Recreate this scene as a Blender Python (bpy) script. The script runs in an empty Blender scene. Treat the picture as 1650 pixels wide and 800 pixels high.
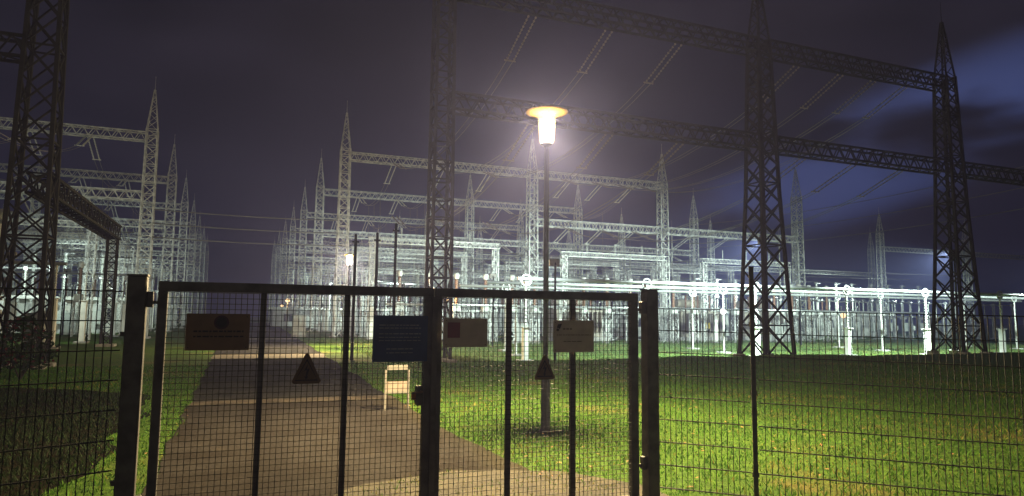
import bpy, math, random
import numpy as np
from mathutils import Vector, Matrix
R = math.radians
random.seed(7); rng = np.random.default_rng(7)
scene = bpy.context.scene
COL = scene.collection

# ------------------------------------------------------------------ camera
PITCH, ROLL, EYE = R(5.7), 0.0107, 1.65
cam_d = bpy.data.cameras.new('camera'); cam = bpy.data.objects.new('camera', cam_d); COL.objects.link(cam)
cam_d.sensor_width = 36; cam_d.lens = 36 * 1100 / 1650
cam_d.clip_start = 0.05; cam_d.clip_end = 3000
cam.matrix_world = Matrix.Translation((0, 0, EYE)) @ Matrix.Rotation(math.pi / 2 + PITCH, 4, 'X') @ Matrix.Rotation(ROLL, 4, 'Z')
scene.camera = cam

# ------------------------------------------------------------------ render settings
scene.view_settings.view_transform = 'Standard'; scene.view_settings.look = 'None'
scene.view_settings.exposure = 0.0; scene.view_settings.gamma = 1.0
scene.view_settings.use_curve_mapping = False
cy = scene.cycles
cy.use_denoising = True
try: cy.denoiser = 'OPENIMAGEDENOISE'
except Exception: pass
cy.max_bounces = 4; cy.diffuse_bounces = 2; cy.glossy_bounces = 2; cy.transmission_bounces = 3
cy.transparent_max_bounces = 10; cy.volume_bounces = 0
cy.caustics_reflective = False; cy.caustics_refractive = False
cy.sample_clamp_indirect = 3.0
cy.use_light_tree = True

# yard grid: u runs along the gantry rows, v runs away down the driveway
TH = R(22)
EU = Vector((math.cos(TH), math.sin(TH), 0)); EV = Vector((-math.sin(TH), math.cos(TH), 0))
def W(u, v, z=0.0): return EU * u + EV * v + Vector((0, 0, z))

# ------------------------------------------------------------------ sky (night, broken cloud, added fill glow behind the viewer)
world = bpy.data.worlds.new('World'); scene.world = world; world.use_nodes = True
nt = world.node_tree; nt.nodes.clear()
def N(t, tp, **kw):
    n = t.nodes.new(tp)
    for k, v in kw.items(): setattr(n, k, v)
    return n
def mathn(t, op, a, b=None, c=None, clamp=False):
    n = N(t, 'ShaderNodeMath', operation=op, use_clamp=clamp)
    for i, x in enumerate((a, b, c)):
        if x is None: continue
        if isinstance(x, (int, float)): n.inputs[i].default_value = x
        else: t.links.new(x, n.inputs[i])
    return n.outputs[0]
def dot(t, vec, d):
    n = N(t, 'ShaderNodeVectorMath', operation='DOT_PRODUCT'); t.links.new(vec, n.inputs[0]); n.inputs[1].default_value = d
    return n.outputs['Value']
def smooth(t, x, a, b):
    n = N(t, 'ShaderNodeMapRange', interpolation_type='SMOOTHSTEP'); t.links.new(x, n.inputs[0])
    n.inputs[1].default_value = a; n.inputs[2].default_value = b
    return n.outputs[0]
def mixc(t, f, a, b):
    n = N(t, 'ShaderNodeMix', data_type='RGBA')
    if isinstance(f, float): n.inputs[0].default_value = f
    else: t.links.new(f, n.inputs[0])
    for s, x in ((6, a), (7, b)):
        if isinstance(x, tuple): n.inputs[s].default_value = (*x, 1)
        else: t.links.new(x, n.inputs[s])
    return n.outputs[2]
tc = N(nt, 'ShaderNodeTexCoord'); dirv = tc.outputs['Generated']
bdir = Vector((0.57, 1.0, 0.255)).normalized()          # middle of the break in the cloud
bright = Vector((1, -0.555, 0)).normalized(); bup = bright.cross(bdir)
a_ = dot(nt, dirv, bright); b_ = dot(nt, dirv, bup)
mp = N(nt, 'ShaderNodeMapping'); mp.inputs['Scale'].default_value = (2.2, 2.2, 7.0); nt.links.new(dirv, mp.inputs[0])
nz = N(nt, 'ShaderNodeTexNoise'); nz.inputs['Scale'].default_value = 1.6; nz.inputs['Detail'].default_value = 5; nz.inputs['Roughness'].default_value = .5
nt.links.new(mp.outputs[0], nz.inputs[0])
cloud = nz.outputs['Fac']
bb = mathn(nt, 'MULTIPLY_ADD', a_, -0.34, b_)
e1 = mathn(nt, 'POWER', mathn(nt, 'DIVIDE', a_, 0.30), 2.0); e2 = mathn(nt, 'POWER', mathn(nt, 'ABSOLUTE', mathn(nt, 'DIVIDE', bb, 0.085)), 2.0)
el = smooth(nt, mathn(nt, 'ADD', e1, e2), 1.25, 0.1)
front = smooth(nt, dot(nt, dirv, bdir), 0.3, 0.6)
gap = mathn(nt, 'MULTIPLY', mathn(nt, 'MULTIPLY', el, front), smooth(nt, cloud, 0.40, 0.62))
low = smooth(nt, dot(nt, dirv, (0, 0, 1)), 0.42, 0.02)
cl = mixc(nt, smooth(nt, cloud, 0.3, 0.75), (0.0056, 0.0054, 0.0092), (0.0150, 0.0130, 0.0215))
cl = mixc(nt, mathn(nt, 'MULTIPLY', low, 0.75), cl, (0.014, 0.0135, 0.030))
sk = mixc(nt, gap, cl, (0.044, 0.060, 0.165))
# fill glow added behind the viewer to light the signs and gate posts
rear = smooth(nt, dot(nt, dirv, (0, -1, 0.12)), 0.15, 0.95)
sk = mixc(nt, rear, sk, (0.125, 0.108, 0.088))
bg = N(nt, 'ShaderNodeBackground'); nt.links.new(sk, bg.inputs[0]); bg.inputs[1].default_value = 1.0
wo = N(nt, 'ShaderNodeOutputWorld'); nt.links.new(bg.outputs[0], wo.inputs[0])

# ------------------------------------------------------------------ light levels of the lamps
P_LAMP = 7500.0      # path lantern
P_FLOOD = 3700.0     # yard floodlight
P_GLOBE = 1200.0      # small yard lamp
HAZE = 0.0023

# ------------------------------------------------------------------ materials
def material(name, col, rough=0.6, metal=0.0, var=0.25, scale=6.0, col2=None, bump=0.0, bscale=40.0, spec=0.4, coord='Object'):
    m = bpy.data.materials.new(name); m.use_nodes = True; t = m.node_tree
    p = t.nodes['Principled BSDF']
    p.inputs['Roughness'].default_value = rough; p.inputs['Metallic'].default_value = metal
    p.inputs['Specular IOR Level'].default_value = spec
    tcn = N(t, 'ShaderNodeTexCoord'); nz = N(t, 'ShaderNodeTexNoise')
    nz.inputs['Scale'].default_value = scale; nz.inputs['Detail'].default_value = 6
    t.links.new(tcn.outputs[coord], nz.inputs[0])
    c2 = col2 or tuple(max(0, c * (1 - var)) for c in col); c1 = tuple(min(1, c * (1 + var * .6)) for c in col) if not col2 else col
    t.links.new(mixc(t, smooth(t, nz.outputs['Fac'], .35, .68), c1, c2), p.inputs['Base Color'])
    if bump:
        n2 = N(t, 'ShaderNodeTexNoise'); n2.inputs['Scale'].default_value = bscale; n2.inputs['Detail'].default_value = 5
        t.links.new(tcn.outputs[coord], n2.inputs[0])
        b = N(t, 'ShaderNodeBump'); b.inputs['Strength'].default_value = bump; b.inputs['Distance'].default_value = .02
        t.links.new(n2.outputs['Fac'], b.inputs['Height']); t.links.new(b.outputs[0], p.inputs['Normal'])
    return m
def emitter(name, col, s):
    m = bpy.data.materials.new(name); m.use_nodes = True; t = m.node_tree; t.nodes.clear()
    e = N(t, 'ShaderNodeEmission'); e.inputs[0].default_value = (*col, 1); e.inputs[1].default_value = s
    o = N(t, 'ShaderNodeOutputMaterial'); t.links.new(e.outputs[0], o.inputs[0]); return m

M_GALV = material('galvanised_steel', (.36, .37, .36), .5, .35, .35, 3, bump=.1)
M_GALV_SHADE = material('shaded_steel', (.018, .018, .016), .9, 0, spec=.1, var=.35, scale=2, bump=.15) # backlit copy of the galvanised steel, its shade put into the colour
M_ALU = material('aluminium_tube', (.34, .35, .36), .38, .6, .12, 2)
M_PORC = material('porcelain', (.38, .40, .38), .3, 0, .12, 4)
M_PORC_B = material('brown_porcelain', (.16, .085, .05), .3, 0, .2, 4)
M_CONC = material('concrete', (.24, .235, .22), .9, 0, .3, 5, bump=.3)
M_WHITE = material('pale_render', (.55, .56, .53), .85, 0, .18, 1.5, bump=.1)
M_ROOF = material('dark_roofing', (.08, .08, .085), .8)
M_WINDOW = material('window_glass', (.03, .035, .04), .12, 0, .1)
M_CAB = material('cabinet_paint', (.34, .36, .34), .5, 0, .15, 3)
M_TANK = material('transformer_paint', (.22, .20, .16), .55, 0, .25, 2)
M_YEL = material('yellow_paint', (.55, .40, .06), .5, 0, .2, 5)
M_GATE = material('gate_paint', (.115, .11, .10), .5, .15, .35, 7, bump=.08)
M_WIRE = material('fence_wire', (.024, .026, .024), .6, 0, .25, 8)
M_POLE = material('lamp_post_paint', (.040, .036, .030), .5, .2, .3, 5)
M_CABLE = material('conductor', (.16, .16, .155), .5, .4, .15, 1)
M_LOCK = material('lock_metal', (.20, .13, .08), .4, .6, .3, 30)
M_ORANGE = material('orange_tag', (.75, .30, .08), .6)
M_LAMPTOP = material('shade_paint', (.45, .40, .28), .5)

def sign_mat(name, col): return material(name, col, .55, 0, .14, 7)
M_S_TAN = sign_mat('sign_tan', (.19, .115, .06)); M_S_BLUE = sign_mat('sign_blue', (.035, .07, .17))
M_S_WHITE = sign_mat('sign_white', (.50, .42, .35)); M_S_RED = sign_mat('sign_red', (.22, .06, .08))
M_S_YEL = sign_mat('sign_yellow', (.12, .075, .03)); M_S_BLACK = sign_mat('sign_black', (.015, .013, .012))
M_S_PALE = sign_mat('sign_pale', (.30, .33, .38)); M_S_DRED = sign_mat('sign_dark_red', (.045, .012, .02))
M_S_GREY = sign_mat('sign_grey', (.21, .17, .14))

M_S_FRAME = sign_mat('stand_paint', (.15, .145, .13))
# lantern glass: mostly clear, lightly frosted
M_GLASS = bpy.data.materials.new('lantern_glass'); M_GLASS.use_nodes = True
t = M_GLASS.node_tree; t.nodes.clear()
tr = N(t, 'ShaderNodeBsdfTransparent'); tr.inputs[0].default_value = (.97, .95, .92, 1)
tl = N(t, 'ShaderNodeBsdfTranslucent'); tl.inputs[0].default_value = (.8, .66, .50, 1)
mx = N(t, 'ShaderNodeMixShader'); mx.inputs[0].default_value = .0022
o = N(t, 'ShaderNodeOutputMaterial'); t.links.new(tr.outputs[0], mx.inputs[1]); t.links.new(tl.outputs[0], mx.inputs[2]); t.links.new(mx.outputs[0], o.inputs[0])
M_GLASS2 = M_GLASS.copy(); M_GLASS2.name = 'frosted_glass'
for n_ in M_GLASS2.node_tree.nodes:
    if n_.type == 'MIX_SHADER': n_.inputs[0].default_value = .12
# opal shade: lets a little of the lamp through
M_SHADE = bpy.data.materials.new('lantern_shade'); M_SHADE.use_nodes = True
t = M_SHADE.node_tree; t.nodes.clear()
df = N(t, 'ShaderNodeBsdfDiffuse'); df.inputs[0].default_value = (.012, .0085, .0022, 1)
tl = N(t, 'ShaderNodeBsdfTransparent'); tl.inputs[0].default_value = (.9, .75, .5, 1)
mx = N(t, 'ShaderNodeMixShader'); mx.inputs[0].default_value = .10
o = N(t, 'ShaderNodeOutputMaterial'); t.links.new(df.outputs[0], mx.inputs[1]); t.links.new(tl.outputs[0], mx.inputs[2]); t.links.new(mx.outputs[0], o.inputs[0])

# ------------------------------------------------------------------ mesh helpers
class MB:
    def __init__(s): s.v = []; s.f = []; s.m = []
    def _add(s, vs, fs, mi=0):
        b = len(s.v); s.v += [tuple(x) for x in vs]; s.f += [tuple(b + i for i in f) for f in fs]; s.m += [mi] * len(fs)
    def bar(s, p0, p1, w, h=None, mi=0, up=None):
        p0 = Vector(p0); p1 = Vector(p1); d = (p1 - p0)
        if d.length < 1e-6: return
        d.normalize(); up = Vector(up) if up else (Vector((0, 0, 1)) if abs(d.z) < .95 else Vector((1, 0, 0)))
        x = d.cross(up).normalized() * (w / 2); y = x.cross(d).normalized() * ((h or w) / 2)
        vs = [p + a + b for p in (p0, p1) for a, b in ((-x, -y), (x, -y), (x, y), (-x, y))]
        s._add(vs, [(0, 1, 2, 3), (7, 6, 5, 4), (0, 4, 5, 1), (1, 5, 6, 2), (2, 6, 7, 3), (3, 7, 4, 0)], mi)
    def box(s, x0, x1, y0, y1, z0, z1, mi=0, ch=0.0):
        if ch <= 0:
            s._add([(x, y, z) for z in (z0, z1) for x, y in ((x0, y0), (x1, y0), (x1, y1), (x0, y1))],
                   [(3, 2, 1, 0), (4, 5, 6, 7), (0, 1, 5, 4), (1, 2, 6, 5), (2, 3, 7, 6), (3, 0, 4, 7)], mi)
        else:                                           # vertical edges and top edge chamfered
            def ring(e, z): 
                a, b, c, d = x0 + e, x1 - e, y0 + e, y1 - e
                return [(a + ch, c, z), (b - ch, c, z), (b, c + ch, z), (b, d - ch, z), (b - ch, d, z), (a + ch, d, z), (a, d - ch, z), (a, c + ch, z)]
            vs = ring(0, z0) + ring(0, z1 - ch) + ring(ch, z1)
            fs = [tuple(range(7, -1, -1)), tuple(range(16, 24))]
            for k in (0, 8):
                for i in range(8): j = (i + 1) % 8; fs.append((k + i, k + j, k + 8 + j, k + 8 + i))
            s._add(vs, fs, mi)
    def tube(s, p0, p1, r0, r1=None, n=8, mi=0, cap=True):
        p0 = Vector(p0); p1 = Vector(p1); d = (p1 - p0).normalized(); r1 = r0 if r1 is None else r1
        up = Vector((0, 0, 1)) if abs(d.z) < .95 else Vector((1, 0, 0))
        x = d.cross(up).normalized(); y = x.cross(d).normalized(); vs = []
        for p, r in ((p0, r0), (p1, r1)):
            for i in range(n): a = 2 * math.pi * i / n; vs.append(p + x * r * math.cos(a) + y * r * math.sin(a))
        fs = [(i, (i + 1) % n, n + (i + 1) % n, n + i) for i in range(n)]
        if cap: fs += [tuple(range(n - 1, -1, -1)), tuple(range(n, 2 * n))]
        s._add(vs, fs, mi)
    def path(s, pts, r, n=5, mi=0):
        for a, b in zip(pts[:-1], pts[1:]): s.tube(a, b, r, r, n, mi)
    def lathe(s, prof, n=12, c=(0, 0, 0), mi=0):
        vs = []; k = len(prof)
        for r, z in prof:
            for i in range(n): a = 2 * math.pi * i / n; vs.append((c[0] + r * math.cos(a), c[1] + r * math.sin(a), c[2] + z))
        fs = [(j * n + i, j * n + (i + 1) % n, (j + 1) * n + (i + 1) % n, (j + 1) * n + i) for j in range(k - 1) for i in range(n)]
        fs += [tuple(range(n - 1, -1, -1)), tuple(range((k - 1) * n, k * n))]
        s._add(vs, fs, mi)
    def torus(s, c, R0, r, n=18, k=6, axis='Y', mi=0):
        vs = []
        for i in range(n):
            a = 2 * math.pi * i / n
            for j in range(k):
                b = 2 * math.pi * j / k; rr = R0 + r * math.cos(b); h = r * math.sin(b)
                q = {'Y': (rr * math.cos(a), h, rr * math.sin(a)), 'Z': (rr * math.cos(a), rr * math.sin(a), h), 'X': (h, rr * math.cos(a), rr * math.sin(a))}[axis]
                vs.append((c[0] + q[0], c[1] + q[1], c[2] + q[2]))
        s._add(vs, [(i * k + j, ((i + 1) % n) * k + j, ((i + 1) % n) * k + (j + 1) % k, i * k + (j + 1) % k) for i in range(n) for j in range(k)], mi)
    def merge(s, other, off=(0, 0, 0)): s._add([(x + off[0], y + off[1], z + off[2]) for x, y, z in other.v], other.f); return s
    def build(s, name, mats, parent=None, smooth=False):
        me = bpy.data.meshes.new(name); me.from_pydata(s.v, [], s.f); me.update()
        mats = mats if isinstance(mats, (list, tuple)) else [mats]
        for m in mats: me.materials.append(m)
        if len(mats) > 1: me.polygons.foreach_set('material_index', s.m)
        if smooth: me.polygons.foreach_set('use_smooth', [True] * len(me.polygons))
        o = bpy.data.objects.new(name, me); COL.objects.link(o)
        if parent: o.parent = parent
        return o
def tag(o, label=None, cat=None, group=None, kind=None):
    if label and not kind: kind = 'thing'
    for k, v in (('label', label), ('category', cat), ('group', group), ('kind', kind)):
        if v: o[k] = v
    return o
def thing(name, label, cat, loc=(0, 0, 0), rz=TH, group=None):
    o = bpy.data.objects.new(name, None); COL.objects.link(o); o.location = loc; o.rotation_euler = (0, 0, rz); o.empty_display_size = .2
    return tag(o, label, cat, group)
def copy_tree(o, parent=None):
    c = o.copy(); COL.objects.link(c); c.parent = parent
    for ch in o.children: copy_tree(ch, c)
    return c
def place(proto, used, loc, label, group, rz=TH):
    o = proto if id(proto) not in used else copy_tree(proto)
    used.add(id(proto)); o.location = loc; o.rotation_euler = (0, 0, rz); o['label'] = label; o['group'] = group; o['kind'] = 'thing'
    return o

# ------------------------------------------------------------------ ground
def sstep(x, a, b): t = np.clip((x - a) / (b - a), 0, 1); return t * t * (3 - 2 * t)
def ground_h(u, v):                                    # lawn, with the yard behind it a little lower beyond a shallow bank
    u = np.asarray(u, float); v = np.asarray(v, float)
    k = sstep(u, 8.0, 11.0)
    wob = .35 * np.sin(u * .42) + .22 * np.sin(u * 1.13 + 1)
    crest = .10 * np.exp(-((v - 22.2 - wob) / 1.1) ** 2) * (1 + .35 * np.sin(u * .33 + .8) + .2 * np.sin(u * .9))
    drop = -.34 * sstep(v, 23.2 + wob * .6, 24.6 + wob * .6)
    side = sstep(-u, .9, 2.2) + sstep(u, 3.9, 5.5)
    lump = .02 * side * np.sin(u * 1.7 + .6) * np.sin(v * 1.3) * (v < 30)
    return k * (crest + drop) + lump
def gz(u, v): return float(ground_h(u, v))
us = np.concatenate([np.linspace(-460, -40, 22), np.arange(-38, 62, .5), np.linspace(64, 460, 22)])
vs_ = np.concatenate([np.linspace(-60, -4, 8), np.arange(-3, 40, .35), np.arange(40.5, 90, 2.5), np.linspace(95, 460, 22)])
UU, VV = np.meshgrid(us, vs_); HH = ground_h(UU, VV)
g = MB(); nu, nv = len(us), len(vs_)
g.v = [tuple(W(float(a), float(b), float(c))) for a, b, c in zip(UU.ravel(), VV.ravel(), HH.ravel())]
g.f = [(j * nu + i, j * nu + i + 1, (j + 1) * nu + i + 1, (j + 1) * nu + i) for j in range(nv - 1) for i in range(nu - 1)]
M_GROUND = bpy.data.materials.new('lawn'); M_GROUND.use_nodes = True; t = M_GROUND.node_tree; p = t.nodes['Principled BSDF']
p.inputs['Roughness'].default_value = .95; p.inputs['Specular IOR Level'].default_value = .1
tcn = N(t, 'ShaderNodeTexCoord')
def noise(t, co, sc, det=5, ro=.55):
    n = N(t, 'ShaderNodeTexNoise'); n.inputs['Scale'].default_value = sc; n.inputs['Detail'].default_value = det; n.inputs['Roughness'].default_value = ro
    t.links.new(co, n.inputs[0]); return n.outputs['Fac']
co = tcn.outputs['Object']
c = mixc(t, smooth(t, noise(t, co, 9), .35, .65), (.034, .075, .010), (.066, .125, .014))
c = mixc(t, smooth(t, noise(t, co, .45, 4), .54, .72), c, (.115, .105, .030))
c = mixc(t, smooth(t, noise(t, co, 38, 4), .5, .75), c, (.022, .035, .009))
t.links.new(c, p.inputs['Base Color'])
b = N(t, 'ShaderNodeBump'); b.inputs['Strength'].default_value = .9; b.inputs['Distance'].default_value = .06
t.links.new(noise(t, co, 26, 6, .65), b.inputs['Height']); t.links.new(b.outputs[0], p.inputs['Normal'])
ground = g.build('ground', M_GROUND, smooth=True); tag(ground, kind='structure')

# driveway surfaces
def sheet(name, pts, z, mat, sub=None):
    m = MB(); m._add([tuple(W(a, b, z)) for a, b in pts], [tuple(range(len(pts)))]); o = m.build(name, mat); tag(o, kind='structure'); return o
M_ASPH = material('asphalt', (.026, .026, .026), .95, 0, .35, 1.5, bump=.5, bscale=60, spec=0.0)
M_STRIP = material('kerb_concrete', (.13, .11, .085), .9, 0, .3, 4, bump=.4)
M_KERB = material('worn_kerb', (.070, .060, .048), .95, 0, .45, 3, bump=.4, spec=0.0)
M_PAVE = bpy.data.materials.new('paving'); M_PAVE.use_nodes = True; t = M_PAVE.node_tree; p = t.nodes['Principled BSDF']
p.inputs['Roughness'].default_value = .95; p.inputs['Specular IOR Level'].default_value = 0.0
tcn = N(t, 'ShaderNodeTexCoord'); mp = N(t, 'ShaderNodeMapping'); mp.inputs['Rotation'].default_value = (0, 0, -TH); t.links.new(tcn.outputs['Object'], mp.inputs[0])
br = N(t, 'ShaderNodeTexBrick'); br.inputs['Scale'].default_value = 1; br.inputs['Brick Width'].default_value = .20; br.inputs['Row Height'].default_value = .10
br.inputs['Mortar Size'].default_value = .006; br.inputs['Color1'].default_value = (.034, .031, .029, 1); br.inputs['Color2'].default_value = (.025, .023, .0215, 1); br.inputs['Mortar'].default_value = (.018, .016, .012, 1)
t.links.new(mp.outputs[0], br.inputs[0])
dirt = mixc(t, smooth(t, noise(t, tcn.outputs['Object'], .9, 6, .6), .40, .70), br.outputs[0], (.018, .0155, .013))
dirt = mixc(t, smooth(t, noise(t, tcn.outputs['Object'], 5, 6, .6), .56, .76), dirt, (.042, .036, .028))
sx = N(t, 'ShaderNodeSeparateXYZ'); t.links.new(mp.outputs[0], sx.inputs[0])
wob = mathn(t, 'MULTIPLY_ADD', noise(t, tcn.outputs['Object'], .6, 3), .5, -.25); ux = mathn(t, 'ADD', sx.outputs[0], wob)
for c0 in (.45, 1.95):                                  # worn wheel tracks
    tk = smooth(t, mathn(t, 'ABSOLUTE', mathn(t, 'SUBTRACT', ux, c0)), .34, .06)
    dirt = mixc(t, mathn(t, 'MULTIPLY', tk, .55), dirt, (.019, .017, .0155))
edge_d = smooth(t, ux, 2.45, 3.0); dirt = mixc(t, mathn(t, 'MULTIPLY', edge_d, .6), dirt, (.040, .036, .022))
t.links.new(dirt, p.inputs['Base Color'])
b = N(t, 'ShaderNodeBump'); b.inputs['Strength'].default_value = .5; b.inputs['Distance'].default_value = .01
t.links.new(br.outputs['Fac'], b.inputs['Height']); b.invert = True; t.links.new(b.outputs[0], p.inputs['Normal'])
E0, E1 = -.68, 2.95
def edge(v, side):                                     # slightly ragged edges
    return (E0 - .03 * math.sin(v * 2.1) - .02 * math.sin(v * 5.3)) if side < 0 else (E1 + .05 * math.sin(v * 1.1) + .025 * math.sin(v * 4.7) + max(0, v - 12) * .03)
def lane(name, v0, v1, z, mat):
    k = max(2, int((v1 - v0) / .4)); vv = [v0 + (v1 - v0) * i / k for i in range(k + 1)]
    m = MB(); pts = []
    for v in vv: pts += [tuple(W(edge(v, -1), v, z)), tuple(W(edge(v, 1), v, z))]
    m._add(pts, [(2 * i, 2 * i + 1, 2 * i + 3, 2 * i + 2) for i in range(k)]); o = m.build(name, mat); tag(o, kind='structure'); return o
lane('paved_driveway', -6, 13.55, .012, M_PAVE)
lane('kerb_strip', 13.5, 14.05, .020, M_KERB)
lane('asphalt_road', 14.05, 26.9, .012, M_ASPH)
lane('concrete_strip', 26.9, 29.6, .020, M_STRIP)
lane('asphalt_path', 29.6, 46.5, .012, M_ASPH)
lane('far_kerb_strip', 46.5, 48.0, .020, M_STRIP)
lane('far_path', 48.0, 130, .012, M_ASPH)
M_DIRT = material('bare_earth', (.036, .031, .018), .95, 0, .4, 3, bump=.8, bscale=25)
vp = [(.75, 4.2), (.75, 6.2), (.98, 6.62), (1.25, 6.85), (1.55, 6.9), (1.85, 7.02), (2.2, 7.12), (2.6, 7.0), (3.3, 6.7), (3.8, 5.9), (3.8, 4.2)]
sheet('bare_earth', vp, .018, M_DIRT)

# lawn left of the driveway, its dimness painted into the ground colour
DIM_LAWN = [(-1.35 - .12 * math.sin(v * 1.9) - .07 * math.sin(v * 4.3 + 1) - max(0, v - 14.5) ** 2 * .30, v) for v in [3 + .5 * i for i in range(31)]] + [(-20, 18), (-20, 3)]
M_DIM_LAWN = material('dim_lawn', (.013, .011, .008), 1.0, 0, .4, 2.5, col2=(.008, .010, .005), bump=.9, bscale=14, spec=0.0)
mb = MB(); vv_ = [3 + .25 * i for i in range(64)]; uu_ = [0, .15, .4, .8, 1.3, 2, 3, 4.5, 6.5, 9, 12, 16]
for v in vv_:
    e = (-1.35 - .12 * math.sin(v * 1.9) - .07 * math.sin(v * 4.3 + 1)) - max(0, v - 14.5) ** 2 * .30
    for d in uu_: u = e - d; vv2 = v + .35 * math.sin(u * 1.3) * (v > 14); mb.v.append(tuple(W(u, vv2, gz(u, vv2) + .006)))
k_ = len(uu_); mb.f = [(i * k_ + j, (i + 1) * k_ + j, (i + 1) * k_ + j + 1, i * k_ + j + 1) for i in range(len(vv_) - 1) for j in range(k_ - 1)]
mb.f = [f[::-1] for f in mb.f]; tag(mb.build('dim_lawn_base', M_DIM_LAWN), kind='structure')

# lawn blades
def in_poly(u, v, poly):
    r = np.zeros(len(u), bool); k = len(poly)
    for i in range(k):
        (x0, y0), (x1, y1) = poly[i], poly[(i + 1) % k]
        c = ((y0 > v) != (y1 > v)); r ^= c & (u < (x1 - x0) * (v - y0) / (y1 - y0 + 1e-9) + x0)
    return r
def blades(name, n, vmin, vmax, umin, umax, hmin, hmax, mats, dry, keep):
    v = vmin + (vmax - vmin) * rng.random(n) ** 1.5; u = umin + (umax - umin) * rng.random(n)
    x = u * EU.x + v * EV.x; y = u * EU.y + v * EV.y
    k = keep(u, v) & (y > 5.2) & (np.abs(x) < y * .80 + .6)
    u, v, x, y = u[k], v[k], x[k], y[k]; n = len(u); z = ground_h(u, v)
    clump = .5 + .5 * np.sin(u * 3.1 + 1.7 * np.sin(v * 2.3)) * np.sin(v * 2.7 + 1.3 * np.sin(u * 1.9))
    h = (hmin + (hmax - hmin) * rng.random(n)) * (.55 + .75 * clump); a = rng.random(n) * 2 * np.pi
    w = .0032 + .0005 * np.clip(y, 0, 20) + .003 * rng.random(n); l = h * (.25 + .7 * rng.random(n)); b = rng.random(n) * 2 * np.pi
    V = np.empty((n, 3, 3)); V[:, 0] = np.stack([x - w * np.cos(a), y - w * np.sin(a), z], 1); V[:, 1] = np.stack([x + w * np.cos(a), y + w * np.sin(a), z], 1)
    V[:, 2] = np.stack([x + l * np.cos(b), y + l * np.sin(b), z + h], 1)
    me = bpy.data.meshes.new(name); me.vertices.add(3 * n); me.vertices.foreach_set('co', V.ravel())
    me.loops.add(3 * n); me.loops.foreach_set('vertex_index', np.arange(3 * n)); me.polygons.add(n)
    me.polygons.foreach_set('loop_start', np.arange(0, 3 * n, 3)); me.polygons.foreach_set('loop_total', np.full(n, 3))
    for m in mats: me.materials.append(m)
    pn = np.sin(u * .9 + 2 * np.sin(v * .6)) * np.sin(v * .8 + 1.1 + np.sin(u * .7))
    mi = np.where(rng.random(n) < np.clip(dry + .45 * np.clip(pn - .25, 0, 1), 0, .9), 2, np.where(rng.random(n) < .5, 0, 1))
    me.polygons.foreach_set('material_index', mi.astype(np.int32)); me.update(calc_edges=True); me.validate()
    o = bpy.data.objects.new(name, me); COL.objects.link(o); return o
def leaf_mat(name, col):
    m = material(name, col, .75, 0, .3, 1.2, spec=.2); t = m.node_tree; p = t.nodes['Principled BSDF']
    tl = N(t, 'ShaderNodeBsdfTranslucent'); tl.inputs[0].default_value = (*[c * 1.2 for c in col], 1)
    mx = N(t, 'ShaderNodeMixShader'); mx.inputs[0].default_value = .35; o = t.nodes['Material Output']
    t.links.new(p.outputs[0], mx.inputs[1]); t.links.new(tl.outputs[0], mx.inputs[2]); t.links.new(mx.outputs[0], o.inputs[0]); return m
LM = [leaf_mat('blade_green', (.066, .155, .014)), leaf_mat('blade_dark', (.040, .112, .014)), leaf_mat('blade_dry', (.165, .160, .036))]
DIM_LEAF = [leaf_mat('dim_leaf_dark', (.010, .021, .006)), leaf_mat('dim_leaf_mid', (.014, .030, .007)), leaf_mat('dim_leaf_brown', (.022, .018, .008))]  # grass darkened for the dim side of the lawn, shade painted in
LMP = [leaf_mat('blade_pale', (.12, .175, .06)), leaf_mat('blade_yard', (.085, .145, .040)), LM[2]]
def lawn_keep(u, v):
    e0 = E0 - .03 * np.sin(v * 2.1) - .02 * np.sin(v * 5.3); e1 = E1 + .05 * np.sin(v * 1.1) + np.maximum(0, v - 12) * .03
    return ((u < e0 + .02) | (u > e1 - .03)) & ~in_poly(u, v, vp) & ~(in_poly(u, v, DIM_LAWN) & (rng.random(len(u)) > .5 * np.exp(-((u + 1.3) / .22) ** 2)))
tag(blades('grass', 330000, 1.0, 24, -19, 26, .022, .060, LM, .05, lawn_keep), 'short mown lawn lit by the path lantern', 'grass', kind='stuff')
tag(blades('dim_lawn_grass', 150000, 3.0, 18.5, -16, -1.1, .03, .085, DIM_LEAF, .12, lambda u, v: in_poly(u, v, DIM_LAWN)), 'lawn left of the driveway, darkened in colour where the lamplight fades', 'ground cover', kind='stuff')
_y = lambda u, v: (u > 5) & (v > 24.0)
tag(blades('yard_grass', 110000, 24.0, 50, 5, 62, .06, .13, LMP, .10, _y), 'bright green grass of the yard under the floodlights', 'grass', kind='stuff')
tag(blades('dry_grass', 9000, 4.4, 7.4, .7, 3.9, .015, .05, LM, .55, lambda u, v: in_poly(u, v, vp)), 'sparse dry grass on the bare earth by the gate', 'grass', kind='stuff')

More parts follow.
